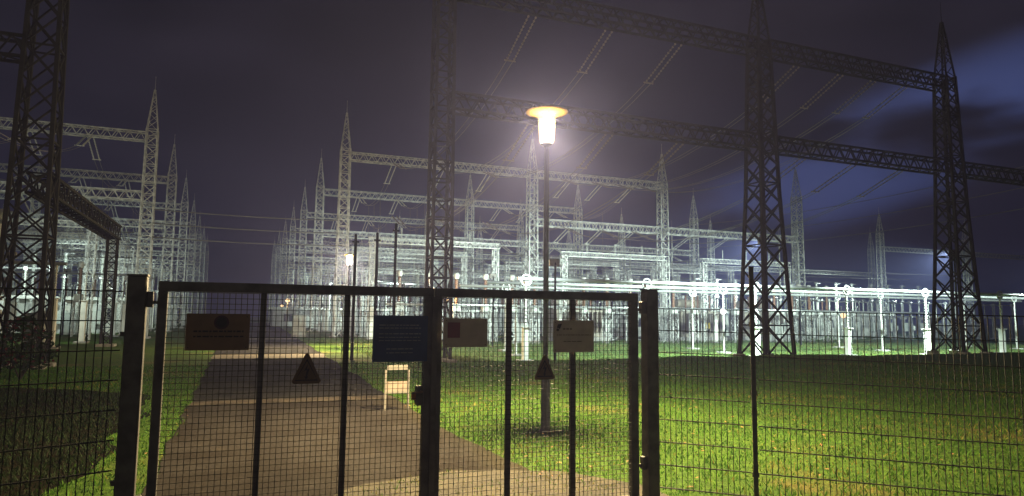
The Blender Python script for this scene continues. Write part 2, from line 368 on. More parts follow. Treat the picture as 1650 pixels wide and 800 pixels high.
# ------------------------------------------------------------------ gate, fence
GV = 5.40
def wires(m, x0, x1, z0, z1, dx, dz, rx, rz, ybase=0.0, dbl=False, slope=0.0):
    n = round((x1 - x0) / dx)
    for i in range(1, n):
        x = x0 + (x1 - x0) * i / n; m.bar((x, ybase, z0 + slope * (x - x0)), (x, ybase, z1 + slope * (x - x0)), rx)
    k = round((z1 - z0) / dz)
    for j in range(0, k + 1):
        z = z1 - dz * j
        for yy in ((-(rx + rz) / 2 - .0005, (rx + rz) / 2 + .0005) if dbl else ((rx + rz) / 2 + .0005,)):
            m.bar((x0, ybase + yy, z), (x1, ybase + yy, z + slope * (x1 - x0)), rz)
def gate_post(u, label, hinge_side):
    t = thing('gate_post', label, 'gate post', W(u, GV, 0), group='gate posts')
    m = MB(); m.box(-.06, .06, -.06, .06, -.1, 1.90, ch=.008); m.build('shaft', M_GATE, t)
    m = MB(); m.box(-.064, .064, -.064, .064, 1.90, 1.912); m.build('cap', M_GATE, t)
    for z in (.35, 1.74):
        m = MB(); s = hinge_side
        m.box(min(s * .06, s * .10), max(s * .06, s * .10), -.03, .03, z - .055, z + .055, ch=.004); m.bar((s * .10, 0, z - .02), (s * .135, 0, z - .02), .022)
        m.build('hinge', M_GATE, t)
    for z in (1.5, .5):
        m = MB(); m.bar((-s * .06, 0, z), (-s * .09, 0, z), .03); m.build('fence_clamp', M_GATE, t)
    return t
gate_post(-.63, 'thick dark square gate post taller than the gate, beside the tan sign', 1)
gate_post(3.56, 'dark square gate post at the gate end near the lamp-lit lawn', -1)
def gate_leaf(u0, u1, label, bars, latch):
    t = thing('gate_leaf', label, 'gate', W(u0, GV, 0), group='leaves of the double gate')
    L = u1 - u0; z0, z1 = .025, 1.87
    for n_, a, b in (('stile', 0, .062), ('stile', L - .075, L)):
        m = MB(); m.box(a, b, -.03, .03, z0, z1 - .07 + .0, ch=.004); m.build(n_, M_GATE, t)
    m = MB(); m.box(0, L, -.032, .032, z1 - .07, z1, ch=.004); m.build('top_rail', M_GATE, t)
    m = MB(); m.box(.062, L - .075, -.03, .03, z0, z0 + .045); m.build('bottom_rail', M_GATE, t)
    for x in bars:
        m = MB(); m.box(x - u0 - .021, x - u0 + .021, -.02, .02, z0 + .06, z1 - .07, ch=.003); m.build('bar', M_GATE, t)
    m = MB(); wires(m, .062, L - .075, z0 + .06, z1 - .075, .040, .040, .0042, .0038, -.026); m.build('wire_mesh', M_WIRE, t)
    if latch:
        k = MB(); k.box(L - .125, L - .070, -.05, .05, .94, 1.09, ch=.006); kb = k.build('lock_box', M_GATE, t)
        k = MB(); k.tube((L - .1, -.05, 1.05), (L - .1, -.085, 1.05), .010, n=8); k.tube((L - .1, -.085, 1.05), (L - .18, -.085, 1.045), .009, n=8); k.build('handle', M_LOCK, kb)
        k = MB(); k.box(L - .16, L - .126, -.012, .012, .98, 1.04, ch=.003); k.build('lock_tag', M_ORANGE, kb)
    return t
gate_leaf(-.50, 1.495, 'dark mesh gate leaf carrying the tan, blue and bolt triangle signs', (.20, .81), True)
gate_leaf(1.505, 3.42, 'dark mesh gate leaf carrying the red square sign and the white sign', (2.16, 2.76), False)
m = MB(); m.box(1.478, 1.522, GV - .05, GV - .034, .1, 1.80)
o = m.build('cover_strip', M_GATE); o.rotation_euler = (0, 0, TH); tag(o, 'dark flat strip covering the gap between the two gate leaves', 'metal strip')

GPL, GPR = W(-.63, GV), W(3.56, GV)
def fence_panel(start, ang, length, label, slope, zt):
    t = thing('mesh_fence', label, 'fence', start, ang, 'welded mesh fences')
    m = MB(); wires(m, 0, length, zt - 1.62, zt, .05, .20, .0058, .0075, 0, True, slope); m.build('wire_grid', M_WIRE, t)
    return t
angR = math.atan2(-.31, .951); dR = Vector((math.cos(angR), math.sin(angR), 0)); slR = -.0143
angL = math.atan2(-.687, -.727); dL = Vector((math.cos(angL), math.sin(angL), 0))
fence_panel(GPR + dR * .08, angR, .78, 'short mesh fence panel between the gate post and the slim fence post', slR, 1.735)
fence_panel(GPR + dR * .93, angR, 2.45, 'long mesh fence panel in front of the wide lamp-lit lawn', slR, 1.72)
fence_panel(GPL + dL * .09, angL, 2.4, 'mesh fence panel in deep shadow beside the thick gate post', 0, 1.79)
def fence_post(p, ang, label):
    t = thing('fence_post', label, 'fence post', p, ang, 'slim fence posts')
    m = MB(); m.box(-.02, .02, -.03, .03, -.1, 2.10, ch=.004); m.build('shaft', M_GATE, t)
    m = MB(); m.box(-.022, .022, -.032, .032, 2.10, 2.112); m.build('cap', M_GATE, t)
    for z in (.3, 1.0, 1.6):
        m = MB(); m.box(-.03, .03, .031, .038, z - .02, z + .02); m.build('clip', M_GATE, t)
fence_post(GPR + dR * .895, angR, 'slim dark fence post rising above the mesh in front of the big lattice tower')

# ------------------------------------------------------------------ signs on the gate (they hang on its near side)
SV = GV - .055
def board(name, label, u0, u1, z0, z1, mat, frame=None):
    t = thing(name, label, 'sign', W((u0 + u1) / 2, SV, z0), group='signs hung on the gate')
    w = (u1 - u0) / 2; h = z1 - z0
    m = MB(); m.box(-w, w, -.002, .002, 0, h); m.build('plate', mat, t)
    for sx in (-1, 1):
        for z in (.02, h - .02):
            k = MB(); k.tube((sx * (w - .02), -.003, z), (sx * (w - .02), .028, z), .004, n=6); k.build('tie', M_WIRE, t)
    return t, w, h
def textlines(t, w0, w1, rows, mat, name='lettering'):
    m = MB()
    for z, hh in rows:
        x = w0
        while x < w1 - .01:
            l = random.uniform(.012, .05); m.box(x, min(x + l, w1), -.0045, -.0025, z - hh / 2, z + hh / 2); x += l + .008
    return m.build(name, mat, t)
t, w, h = board('notice_board', 'tan notice board with a dark red disc and two lines of lettering', -.31, .11, 1.385, 1.645, M_S_TAN)
m = MB(); m.tube((0.02, -.0025, h - .062), (0.02, -.0055, h - .062), .050, n=24); m.build('red_disc', M_S_DRED, t)
m = MB(); m.tube((0.02, -.006, h - .062), (0.02, -.0075, h - .062), .036, n=24); m.build('disc_centre', M_S_BLACK, t)
textlines(t, -.16, .17, [(.135, .012), (.098, .010)], M_S_BLACK)
t, w, h = board('information_board', 'large dark blue board filled with pale lines of lettering', 1.005, 1.44, 1.285, 1.645, M_S_BLUE)
textlines(t, -.17, .16, [(.285, .007), (.262, .007), (.218, .008), (.19, .006), (.165, .006)], M_S_PALE)
textlines(t, -.11, .10, [(.10, .008), (.07, .006)], M_S_PALE)
t, w, h = board('camera_notice', 'pale sign with a dark red square beside the centre of the gate', 1.575, 1.95, 1.395, 1.63, M_S_WHITE)
m = MB(); m.box(-w + .03, -w + .135, -.0045, -.0025, .075, h - .035); m.build('red_square', M_S_RED, t)
t, w, h = board('company_sign', 'pale sign with a small dark emblem and two rows of lettering', 2.55, 2.945, 1.345, 1.62, M_S_WHITE)
m = MB(); m._add([(-.165, -.0045, .21), (-.135, -.0045, .20), (-.115, -.0045, .245), (-.155, -.0045, .24)], [(0, 1, 2, 3)])
m._add([(-.17, -.0045, .185), (-.15, -.0045, .18), (-.14, -.0045, .197), (-.165, -.0045, .205)], [(0, 1, 2, 3)]); m.build('emblem', M_S_BLACK, t)
textlines(t, -.105, -.02, [(.200, .016)], M_S_GREY); textlines(t, -.165, .17, [(.148, .007)], M_S_GREY); textlines(t, -.10, .08, [(.092, .008)], M_S_GREY)
def triangle(u, z0, label, wd, hg):
    t = thing('warning_triangle', label, 'warning sign', W(u, SV - .012, z0), group='warning triangles on the gate')
    m = MB(); r = .018; P = []
    for (cx, cz), a0 in (((-wd / 2 + r, r), 150), ((wd / 2 - r, r), 270), ((0, hg - r * 1.6), 30)):
        for k in range(5): a = R(a0 + k * 30); P.append((cx + r * math.cos(a), cz + r * math.sin(a)))
    n = len(P); m._add([(x, -.0015, z) for x, z in P] + [(x, .0015, z) for x, z in P], [tuple(range(n)), tuple(range(2 * n - 1, n - 1, -1))] + [(i, n + i, n + (i + 1) % n, (i + 1) % n) for i in range(n)])
    m.build('plate', M_S_YEL, t)
    m = MB(); A = [(-wd * .40, .022), (wd * .40, .022), (0, hg - .05)]; B = [(-wd * .37, .03), (wd * .37, .03), (0, hg - .068)]
    m._add([(x, -.0035, z) for x, z in A + B], [(0, 1, 4, 3), (1, 2, 5, 4), (2, 0, 3, 5)]); m.build('border', M_S_BLACK, t)
    m = MB(); c = hg * .42
    m._add([(x * wd, -.0035, c + z * hg) for x, z in ((.05, .22), (-.10, -.02), (.0, .0), (-.04, -.20), (-.085, -.17), (-.02, -.30), (.06, -.20), (.02, -.185), (.10, .06), (.0, .04))], [(0, 1, 2, 8, 9), (2, 3, 7, 8), (3, 4, 5, 6, 7)])
    m.build('lightning_bolt', M_S_BLACK, t)
    m = MB(); m.tube((0, -.002, hg - .03), (0, .035, hg - .03), .004, n=6); m.build('tie', M_WIRE, t)
triangle(.52, 1.135, 'dark warning triangle with lightning bolt over the paved driveway', .205, .235)
triangle(2.465, 1.12, 'dark warning triangle with lightning bolt in front of the lamp post', .185, .215)

# small framed stand beside the driveway
t = thing('marker_stand', 'small pale open framed stand with one low panel at the driveway edge', 'stand', W(2.68, 11.9, 0))
m = MB()
for x in (-.20, .20): m.box(x - .016, x + .016, -.016, .016, 0, .70)
m.box(-.18, .18, -.02, .02, .70, .78); m.box(-.18, .18, -.015, .015, .30, .335); m.build('frame', M_S_FRAME, t)
m = MB(); m.box(-.18, .18, -.008, .008, .335, .50); m.build('panel', M_S_GREY, t)

# ------------------------------------------------------------------ lanterns along the driveway
def point(name, loc, power, col, rad, parent=None):
    d = bpy.data.lights.new(name, 'POINT'); d.energy = power; d.color = col; d.shadow_soft_size = rad
    o = bpy.data.objects.new(name, d); COL.objects.link(o); o.location = loc
    if parent: o.parent = parent
    return o
WARM = (1.0, .76, .40)
M_BULB = emitter('lamp_glow', (1.0, .80, .50), 60)
def lantern(u, v, label, power, zt=4.75, glass=None):
    t = thing('street_lamp', label, 'street lamp', W(u, v, gz(u, v)), group='warm lanterns along the driveway')
    s = zt - 4.75
    m = MB(); m.lathe([(.085, -.05), (.085, .03), (.064, .06), (.062, .98), (.058, 1.03), (.042, 1.06)], 16); m.build('base_sleeve', M_POLE, t, True)
    m = MB(); m.lathe([(.042, 1.05), (.036, 4.16 + s), (.05, 4.19 + s), (.092, 4.21 + s), (.092, 4.235 + s)], 14); m.build('pole', M_POLE, t, True)
    m = MB(); m.lathe([(.105, 4.24 + s), (.135, 4.70 + s)], 20); m.f = m.f[:-2]; m.m = m.m[:-2]; m.build('glass', glass or M_GLASS, t, True)
    m = MB(); m.lathe([(.315, 4.705 + s), (.318, 4.715 + s), (.12, 4.765 + s), (.02, 4.785 + s)], 32); m.build('shade', M_SHADE, t, True)
    m = MB(); m.lathe([(.016, 4.50 + s), (.04, 4.54 + s), (.045, 4.60 + s), (.03, 4.68 + s), (.02, 4.70 + s)], 12); b = m.build('bulb', M_BULB, t, True)
    b.visible_shadow = True
    point('lamp_light', (0, 0, 4.47 + s), power * .62, WARM, .085, t)
    d = bpy.data.lights.new('lamp_cone', 'SPOT'); d.energy = power * 1.35; d.color = WARM; d.spot_size = R(150); d.spot_blend = 1.0; d.shadow_soft_size = .085
    o = bpy.data.objects.new('lamp_cone', d); COL.objects.link(o); o.parent = t; o.location = (0, 0, 4.47 + s)   # the shade throws most of the light down
    return t
lantern(4.22, 9.10, 'lit lantern with flat round shade standing on the lawn behind the gate', P_LAMP)
lantern(5.05, 33.5, 'distant lit lantern beside the driveway, seen over the gate bar', P_LAMP * 1.3, 4.55, M_GLASS2)

# ------------------------------------------------------------------ lattice towers
def tower_bars(w, H, panel, leg, br, xb):
    """w(z): width at height z. Returns one MB per leg plus the bracing."""
    legs = []
    for sx, sy in ((-1, -1), (1, -1), (1, 1), (-1, 1)):
        m = MB(); k = 4
        for i in range(k):
            z0, z1 = H * i / k, H * (i + 1) / k
            m.bar((sx * w(z0) / 2, sy * w(z0) / 2, z0 - (.2 if i == 0 else 0)), (sx * w(z1) / 2, sy * w(z1) / 2, z1), leg)
        legs.append(m)
    b = MB(); z = 0.0; k = 0
    while z < H - .1:
        h = min(panel(z), H - z); z1 = z + h; a, c = w(z) / 2, w(z1) / 2
        for q in range(4):
            d0 = Matrix.Rotation(q * math.pi / 2, 3, 'Z')
            p = lambda x, r, zz: d0 @ Vector((x * r, -r, zz))
            if xb or k % 2 == 0: b.bar(p(-1, a, z), p(1, c, z1), br)
            if xb or k % 2 == 1: b.bar(p(1, a, z), p(-1, c, z1), br)
            if not xb or k % 3 == 0: b.bar(p(-1, c, z1), p(1, c, z1), br)
        z = z1; k += 1
    return legs, b
def spire_mb(w0, H, h, rod, leg, br):
    m = MB(); w1 = .07
    for sx, sy in ((-1, -1), (1, -1), (1, 1), (-1, 1)): m.bar((sx * w0 / 2, sy * w0 / 2, H), (sx * w1 / 2, sy * w1 / 2, H + h), leg)
    z = 0; k = 0
    while z < h - .3:
        s = w0 + (w1 - w0) * z / h; dz = max(.3, s * .9); z1 = min(h, z + dz); s1 = w0 + (w1 - w0) * z1 / h
        for q in range(4):
            d0 = Matrix.Rotation(q * math.pi / 2, 3, 'Z'); g = 1 if k % 2 else -1
            m.bar(d0 @ Vector((g * s / 2, -s / 2, H + z)), d0 @ Vector((-g * s1 / 2, -s1 / 2, H + z1)), br)
        z = z1; k += 1
    m.tube((0, 0, H + h - .2), (0, 0, H + h + rod), .022, .012, 6)
    return m
def tower(name, w, H, spire, rod, panel, leg, br, xb, mat, label, group, feet=True):
    t = thing(name, label, 'lattice tower', group=group)
    legs, b = tower_bars(w, H, panel, leg, br, xb)
    for m in legs: m.build('leg', mat, t)
    b.build('bracing', mat, t)
    if spire: spire_mb(w(H), H, spire, rod, leg * .55, br * .65).build('spire', mat, t)
    if feet:
        for sx, sy in ((-1, -1), (1, -1), (1, 1), (-1, 1)):
            m = MB(); x, y = sx * w(0) / 2, sy * w(0) / 2; m.box(x - .2, x + .2, y - .2, y + .2, -.25, .12, ch=.02); m.build('footing', M_CONC, t)
    return t
R1_ = 23.7
wide = lambda z: 1.62 - z * .094 if z < 6 else 1.056 - (z - 6) * .048
slim = lambda z: .80 - z * .012
def pw(z): return wide(z) * .85
def ps(z): return slim(z) * .95
T_WIDE = tower('gantry_tower', wide, 14.3, 3.0, 1.1, pw, .125, .055, True, M_GALV_SHADE, '', 'tall lattice towers of the gantry rows')
T_LEFT = tower('gantry_tower', lambda z: 1.12 - .03 * z, 14.3, 3.0, 1.1, lambda z: .95, .11, .05, True, M_GALV_SHADE, '', 'tall lattice towers of the gantry rows')
T_PROP = tower('support_column', lambda z: .42, 5.2, 0, 0, lambda z: .45, .07, .035, False, M_GALV_SHADE, '', 'support columns')
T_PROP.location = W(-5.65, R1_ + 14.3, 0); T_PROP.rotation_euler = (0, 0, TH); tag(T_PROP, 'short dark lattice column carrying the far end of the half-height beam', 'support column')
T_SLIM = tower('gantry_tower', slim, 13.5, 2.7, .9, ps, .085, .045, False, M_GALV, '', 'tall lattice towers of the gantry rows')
T_DARK = tower('gantry_tower', lambda z: .74 - z * .008, 14.3, 3.0, .9, ps, .10, .05, False, M_GALV_SHADE, '', 'tall lattice towers of the gantry rows')
used = set(); TG = 'tall lattice towers of the gantry rows'
UL, UR = [-33.0, -19.0, -5.5], [6.9, 21.6, 33.9, 49.0]
R1 = 23.7; ROWS = [49.3, 65, 81, 97, 113, 129, 145]
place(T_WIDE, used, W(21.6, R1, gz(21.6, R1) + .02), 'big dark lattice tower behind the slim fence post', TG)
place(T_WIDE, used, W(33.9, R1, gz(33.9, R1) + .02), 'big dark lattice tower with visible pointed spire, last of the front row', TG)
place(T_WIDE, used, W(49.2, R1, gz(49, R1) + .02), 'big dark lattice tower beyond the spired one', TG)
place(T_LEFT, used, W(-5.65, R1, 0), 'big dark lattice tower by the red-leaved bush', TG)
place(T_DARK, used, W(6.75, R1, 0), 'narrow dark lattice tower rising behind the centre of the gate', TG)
RN = ['second', 'third', 'fourth', 'fifth', 'sixth', 'seventh', 'eighth']
CNL = ['outer end', 'middle', 'driveway end']; CNR = ['driveway end', 'second place', 'third place', 'far end']
for ri, v in enumerate(ROWS):
    for ci, u in enumerate(UL):
        if ri > 4 and ci == 0: continue
        place(T_SLIM, used, W(u, v, 0), f'lit lattice tower at the {CNL[ci]} of the {RN[ri]} gantry row left of the driveway', TG)
    for ci, u in enumerate(UR):
        place(T_SLIM, used, W(u, v, gz(u, v)), f'lit lattice tower at {CNR[ci]} in the {RN[ri]} gantry row right of the driveway', TG)
for k, (u, v) in enumerate([(80, 66), (97, 66)]):
    place(T_SLIM, used, W(u, v, -.3), ['lit lattice tower standing apart, seen between the two big dark towers', 'lit lattice tower standing apart beyond the spired dark tower'][k], TG)

# ------------------------------------------------------------------ gantry beams
def beam_mb(L, s, chord, lace):
    m = MB(); n = max(4, round(L / (s * 1.15)))
    for y in (-s / 2, s / 2):
        for z in (-s / 2, s / 2): m.bar((0, y, z), (L, y, z), chord)
    for i in range(n):
        x0, x1 = L * i / n, L * (i + 1) / n; xm = (x0 + x1) / 2
        for y in (-s / 2, s / 2): m.bar((x0, y, -s / 2), (xm, y, s / 2), lace); m.bar((xm, y, s / 2), (x1, y, -s / 2), lace)
        for z in (-s / 2, s / 2): m.bar((x0, -s / 2, z), (x1, s / 2, z) if i % 2 else (x1, s / 2, z), lace); m.bar((x0, -s / 2, z), (x0, s / 2, z), lace)
    return m
cache = {}
def beam(u0, u1, v, z, s, mat, label, ang=TH, gapw=.35):
    L = round(u1 - u0 - 2 * gapw, 2); key = (L, s, mat.name)
    if key not in cache:
        o = beam_mb(L, s, .07 if s < .6 else .085, .038 if s < .6 else .042).build('gantry_beam', mat); cache[key] = o
    else:
        o = cache[key].copy(); COL.objects.link(o)
    o.location = W(u0 + gapw, v, z); o.rotation_euler = (0, 0, ang)
    return tag(o, label, 'lattice beam', 'horizontal lattice beams of the gantries')
BN = {6.9: 'driveway-side', 21.6: 'middle', 33.9: 'outer'}
beam(6.75, 21.6, R1, 9.5, .62, M_GALV_SHADE, 'dark lower lattice beam passing behind the lit lantern')
beam(21.6, 33.9, R1, 9.5, .62, M_GALV_SHADE, 'dark lower lattice beam between the two big dark towers')
beam(33.9, 49.2, R1, 9.5, .62, M_GALV_SHADE, 'dark lower lattice beam running on beyond the spired tower')
beam(6.75, 21.6, R1, 13.95, .62, M_GALV_SHADE, 'dark upper lattice beam high above the lit lantern')
beam(21.6, 33.9, R1, 13.95, .62, M_GALV_SHADE, 'dark upper lattice beam between the two big dark towers')
beam(-19, -5.65, R1, 9.4, .62, M_GALV_SHADE, 'dark lattice beam leaving the tower by the red-leaved bush', gapw=.4)
o = beam(-5.3, 9.2, R1, 5.5, .60, M_GALV_SHADE, 'dark lattice beam running away from the camera at half height', gapw=.3); o.location = W(-5.65, R1 + .5, 5.5); o.rotation_euler = (0, 0, TH + math.pi / 2)
for ri, v in enumerate(ROWS):
    for lev, z in (('upper', 13.0), ('lower', 9.1)):
        if not (ri > 4 and True):
            beam(-33, -19, v, z, .55, M_GALV, f'lit {lev} lattice beam in outer bay of the {RN[ri]} gantry row left of driveway')
        beam(-19, -5.5, v, z, .55, M_GALV, f'lit {lev} lattice beam ending near the driveway in the {RN[ri]} row left of it')
        for a, b_ in zip(UR[:-1], UR[1:]):
            if lev == 'upper' and a == 33.9 : continue
            if lev == 'lower' and ri == 0 and a == 6.9: continue
            beam(a, b_, v, z, .55, M_GALV, f'lit {lev} lattice beam in {BN[a]} bay of the {RN[ri]} gantry row right of driveway')
for k, u in enumerate((64, 80, 96)):
    place(T_SLIM, used, W(u, 81, -.3), f'{["first", "second", "third"][k]} lit lattice tower of the faint row far behind the bright tubes', TG)
    beam(u - (15 if k == 0 else 16), u, 81, 9.0, .55, M_GALV, f'lit lattice beam reaching the {["first", "second", "third"][k]} tower of the faint row far behind the bright tubes')
beam(80, 97, 66, 11.2, .55, M_GALV, 'lit lattice beam between the two towers standing apart')
beam(97, 114, 66, 11.2, .55, M_GALV, 'lit lattice beam beyond the outer of the two towers standing apart')

# ------------------------------------------------------------------ conductors strung between rows, with insulator strings
M_STR_D = material('dark_insulator', (.12, .10, .09), .3); M_STR_L = M_PORC
def insul_string(m, p0, p1, n, r):
    p0 = Vector(p0); p1 = Vector(p1)
    m.tube(p0, p1, .018, n=5)
    for i in range(n):
        a = p0.lerp(p1, (i + .25) / n); b = p0.lerp(p1, (i + .6) / n); m.tube(a, b, r, r * .45, 7)
def span(L, z0, z1, sag, n=14):
    return [Vector((0, L * i / n, z0 + (z1 - z0) * i / n - 4 * sag * (i / n) * (1 - i / n))) for i in range(n + 1)]
def conductor(L, z0, z1, sag, mat, twin=.16, drop=False):
    t = thing('overhead_conductor', '', 'power line', group='conductors strung between the gantry rows')
    pts = span(L, z0, z1, sag, 16); s = 2.6
    c = Vector((0, 0, 0))
    a = pts[0]; d0 = (pts[1] - pts[0]).normalized(); d1 = (pts[-2] - pts[-1]).normalized()
    d0 = (d0 + Vector((0, 0, -.18))).normalized(); d1 = (d1 + Vector((0, 0, -.18))).normalized()
    e0 = pts[0] + d0 * s; e1 = pts[-1] + d1 * s
    for e, st in ((e0, pts[0]), (e1, pts[-1])):
        m = MB()
        for x in (-twin, twin): insul_string(m, st + Vector((x, 0, 0)), e + Vector((x, 0, 0)), 14, .052)
        m.bar(e + Vector((-twin - .1, 0, 0)), e + Vector((twin + .1, 0, 0)), .05); m.build('insulator_string', mat, t)
    m = MB(); n = 12; q = []
    for i in range(n + 1):
        f = i / n; p = e0.lerp(e1, f); q.append(p - Vector((0, 0, 4 * sag * f * (1 - f))))
    for x in (-twin * .9, twin * .9): m.path([p + Vector((x, 0, 0)) for p in q], .015, 5)
    if drop:
        for i in (3, 6, 9): m.path([q[i], q[i] + Vector((.15, .25, (4.4 - q[i].z) * .55)), Vector((q[i].x, q[i].y + .1, 4.4))], .016, 4)
    m.build('wire', M_CABLE, t)
    return t
CG = 'conductors strung between the gantry rows'
KU = conductor(ROWS[0] - R1 - .7, 13.6, 12.7, 1.3, M_STR_D); KL = conductor(ROWS[0] - R1 - .7, 9.15, 8.8, 1.2, M_STR_D)
for u in (24.2, 27.0, 29.2, 31.4, 10.5, 14, 17.5): place(KU, used, W(u, R1 + .35, 0), 'twin conductor with dark insulator strings strung from the dark upper beam', CG)
for u in (24.4, 27.6, 30.8, 10.5, 14, 17.5): place(KL, used, W(u, R1 + .35, 0), 'twin conductor with dark insulator strings strung from the dark lower beam', CG)
KG = conductor(ROWS[1] - ROWS[0] - .7, 12.7, 12.7, .8, M_STR_L, drop=True); KH = conductor(ROWS[1] - ROWS[0] - .7, 8.8, 8.8, .7, M_STR_L, drop=True)
for ri in range(0, 4):
    for u in (-29, -26, -23, -16, -12.3, -9): place(KG, used, W(u, ROWS[ri] + .3, 0), f'pale insulator conductor strung high behind the {RN[ri]} gantry row left of the driveway', CG)
    for u in (10.5, 14.2, 18, 25, 28, 31): place(KG, used, W(u, ROWS[ri] + .3, 0), f'pale insulator conductor strung high behind the {RN[ri]} gantry row right of the driveway', CG)
    for u in (-16, -12.3, -9): place(KH, used, W(u, ROWS[ri] + .3, 0), f'pale insulator conductor strung low behind the {RN[ri]} gantry row left of the driveway', CG)
    for u in (25, 28, 31, 37, 41, 45): place(KH, used, W(u, ROWS[ri] + .3, 0), f'pale insulator conductor strung low behind the {RN[ri]} gantry row right of the driveway', CG)
KR = conductor(ROWS[0] - R1 - .7, 9.1, 12.6, 1.0, M_STR_L)
for u in (-16, -12.3, -9): place(KR, used, W(u, R1 + .35, 0), 'pale insulator conductor coming down from the second gantry row to the front left beam', CG)
def cable(p, q, sag, r, label, group, n=16):
    m = MB(); p = Vector(p); q = Vector(q)
    m.path([p.lerp(q, i / n) - Vector((0, 0, 4 * sag * (i / n) * (1 - i / n))) for i in range(n + 1)], r, 5)
    return tag(m.build('overhead_wire', M_CABLE), label, 'power line', group)
for z, l in ((8.3, 'topmost'), (7.4, 'middle'), (6.5, 'lowest')):
    cable(W(-5.5, 49.3, z), W(6.9, 49.3, z), .12, .035, f'{l} of the three bare wires crossing the driveway gap', 'wires crossing the driveway gap')
for ri, v in enumerate((52, 55, 59.5, 63.5, 68.5, 73.5, 79, 86, 95)):
    for z in (5.3, 7.0):
        cable(W(7.5, v, z), W(82 if ri % 2 else 50, v, z), .25, .028, f'thin busbar wire along row {ri + 1} of switchgear right of the driveway, {"lower" if z < 6 else "upper"} of a pair', 'thin busbar wires over the switchgear', 20)
        if ri % 2 == 0: cable(W(-32, v, z), W(-6.5, v, z), .25, .028, f'thin busbar wire along row {ri + 1} of switchgear left of the driveway, {"lower" if z < 6 else "upper"} of a pair', 'thin busbar wires over the switchgear', 20)
for k, l in enumerate(('lowest', 'middle', 'topmost')):
    cable(W(52, 68, 10.2 + k * 1.4), W(58, 26, 11.2 + k * 1.7), .9, .03, f'{l} of three thin wires rising towards the spired dark tower', 'thin wires rising to the spired tower')

# ------------------------------------------------------------------ switchgear of the yard
def ribbed(r, R0, z0, z1, n):
    r *= .72; R0 *= .72
    p = [(r, z0)]; h = (z1 - z0) / n
    for i in range(n): p += [(r, z0 + h * (i + .3)), (R0, z0 + h * (i + .45)), (r, z0 + h * (i + .75))]
    return p + [(r, z1)]
def bus_support(hp, hi, ring, name='bus_support'):
    P = {}
    m = MB(); m.box(-.32, .32, -.32, .32, -.3, .10, ch=.02); P['footing'] = (m, M_CONC)
    m = MB(); m.box(-.13, .13, -.13, .13, .10, hp, ch=.01); m.box(-.2, .2, -.2, .2, hp, hp + .04); P['pedestal'] = (m, M_WHITE)
    m = MB(); m.lathe(ribbed(.055, .11, hp + .04, hp + hi, 12), 10); P['insulator'] = (m, M_PORC)
    m = MB(); m.box(-.08, .08, -.12, .12, hp + hi, hp + hi + .10)
    if ring: m.torus((0, -.02, hp + hi + .16), .24, .045, axis='Y')
    P['ring' if ring else 'clamp'] = (m, M_ALU); return P
def disconnector():
    P = {}
    m = MB()
    for x in (-.9, .9): m.box(x - .08, x + .08, -.08, .08, 0, 2.3); m.box(x - .25, x + .25, -.25, .25, -.3, .08)
    m.box(-1.25, 1.25, -.10, .10, 2.3, 2.45); P['frame'] = (m, M_GALV)
    for x in (-1.1, 0, 1.1):
        m = MB(); m.lathe(ribbed(.06, .12, 2.45, 3.75, 10), 9, (x, 0, 0)); P[f'insulator.{x}'] = (m, M_PORC)
    m = MB(); m.tube((-1.3, 0, 3.85), (1.3, 0, 3.85), .05, n=8); m.box(-1.18, -1.02, -.08, .08, 3.75, 3.95); m.box(1.02, 1.18, -.08, .08, 3.75, 3.95); m.box(-.08, .08, -.08, .08, 3.75, 3.92)
    m.torus((-1.1, 0, 3.9), .16, .03, 12, 5); m.torus((1.1, 0, 3.9), .16, .03, 12, 5); P['blade_arm'] = (m, M_ALU)
    m = MB(); m.box(.78, 1.08, -.36, -.09, .9, 1.4); P['drive_box'] = (m, M_CAB); return P
def transformer_ct():
    P = {}; m = MB()
    legs, b = tower_bars(lambda z: .5, 2.3, lambda z: .57, .06, .035, False)
    for l in legs: m.merge(l)
    m.merge(b); m.box(-.3, .3, -.3, .3, 2.3, 2.36); P['pedestal'] = (m, M_GALV)
    m = MB(); m.box(-.26, .26, -.26, .26, 2.36, 2.8, ch=.04); P['tank'] = (m, M_CAB)
    m = MB(); m.lathe(ribbed(.13, .21, 2.8, 4.5, 14), 11); P['insulator'] = (m, M_PORC_B)
    m = MB(); m.lathe([(.08, 4.5), (.19, 4.55), (.20, 4.85), (.15, 4.95), (.05, 4.98)], 12); m.tube((-.45, 0, 4.75), (.45, 0, 4.75), .035, n=7); P['head'] = (m, M_GALV); return P
def breaker():
    P = {}; m = MB(); m.box(-.35, .35, -.3, .3, -.3, .1); m.box(-.14, .14, -.14, .14, .1, 2.1); m.box(-.3, .3, -.2, .2, 2.1, 2.3); P['pedestal'] = (m, M_GALV)
    m = MB(); m.lathe(ribbed(.11, .19, 2.3, 4.1, 14), 11); P['post_insulator'] = (m, M_PORC)
    m = MB(); m.lathe(ribbed(.14, .23, 4.3, 5.9, 13), 11); P['interrupter'] = (m, M_PORC)
    m = MB(); m.lathe([(.2, 4.1), (.24, 4.15), (.24, 4.25), (.2, 4.3)], 12); P['terminal.0'] = (m, M_ALU)
    m = MB(); m.lathe([(.2, 5.9), (.22, 5.95), (.16, 6.1)], 12); m.tube((0, 0, 6.0), (.6, 0, 6.0), .04, n=7); P['terminal.1'] = (m, M_ALU)
    m = MB(); m.box(-.4, .4, -.48, -.15, .7, 1.7, ch=.02); P['control_box'] = (m, M_CAB); return P
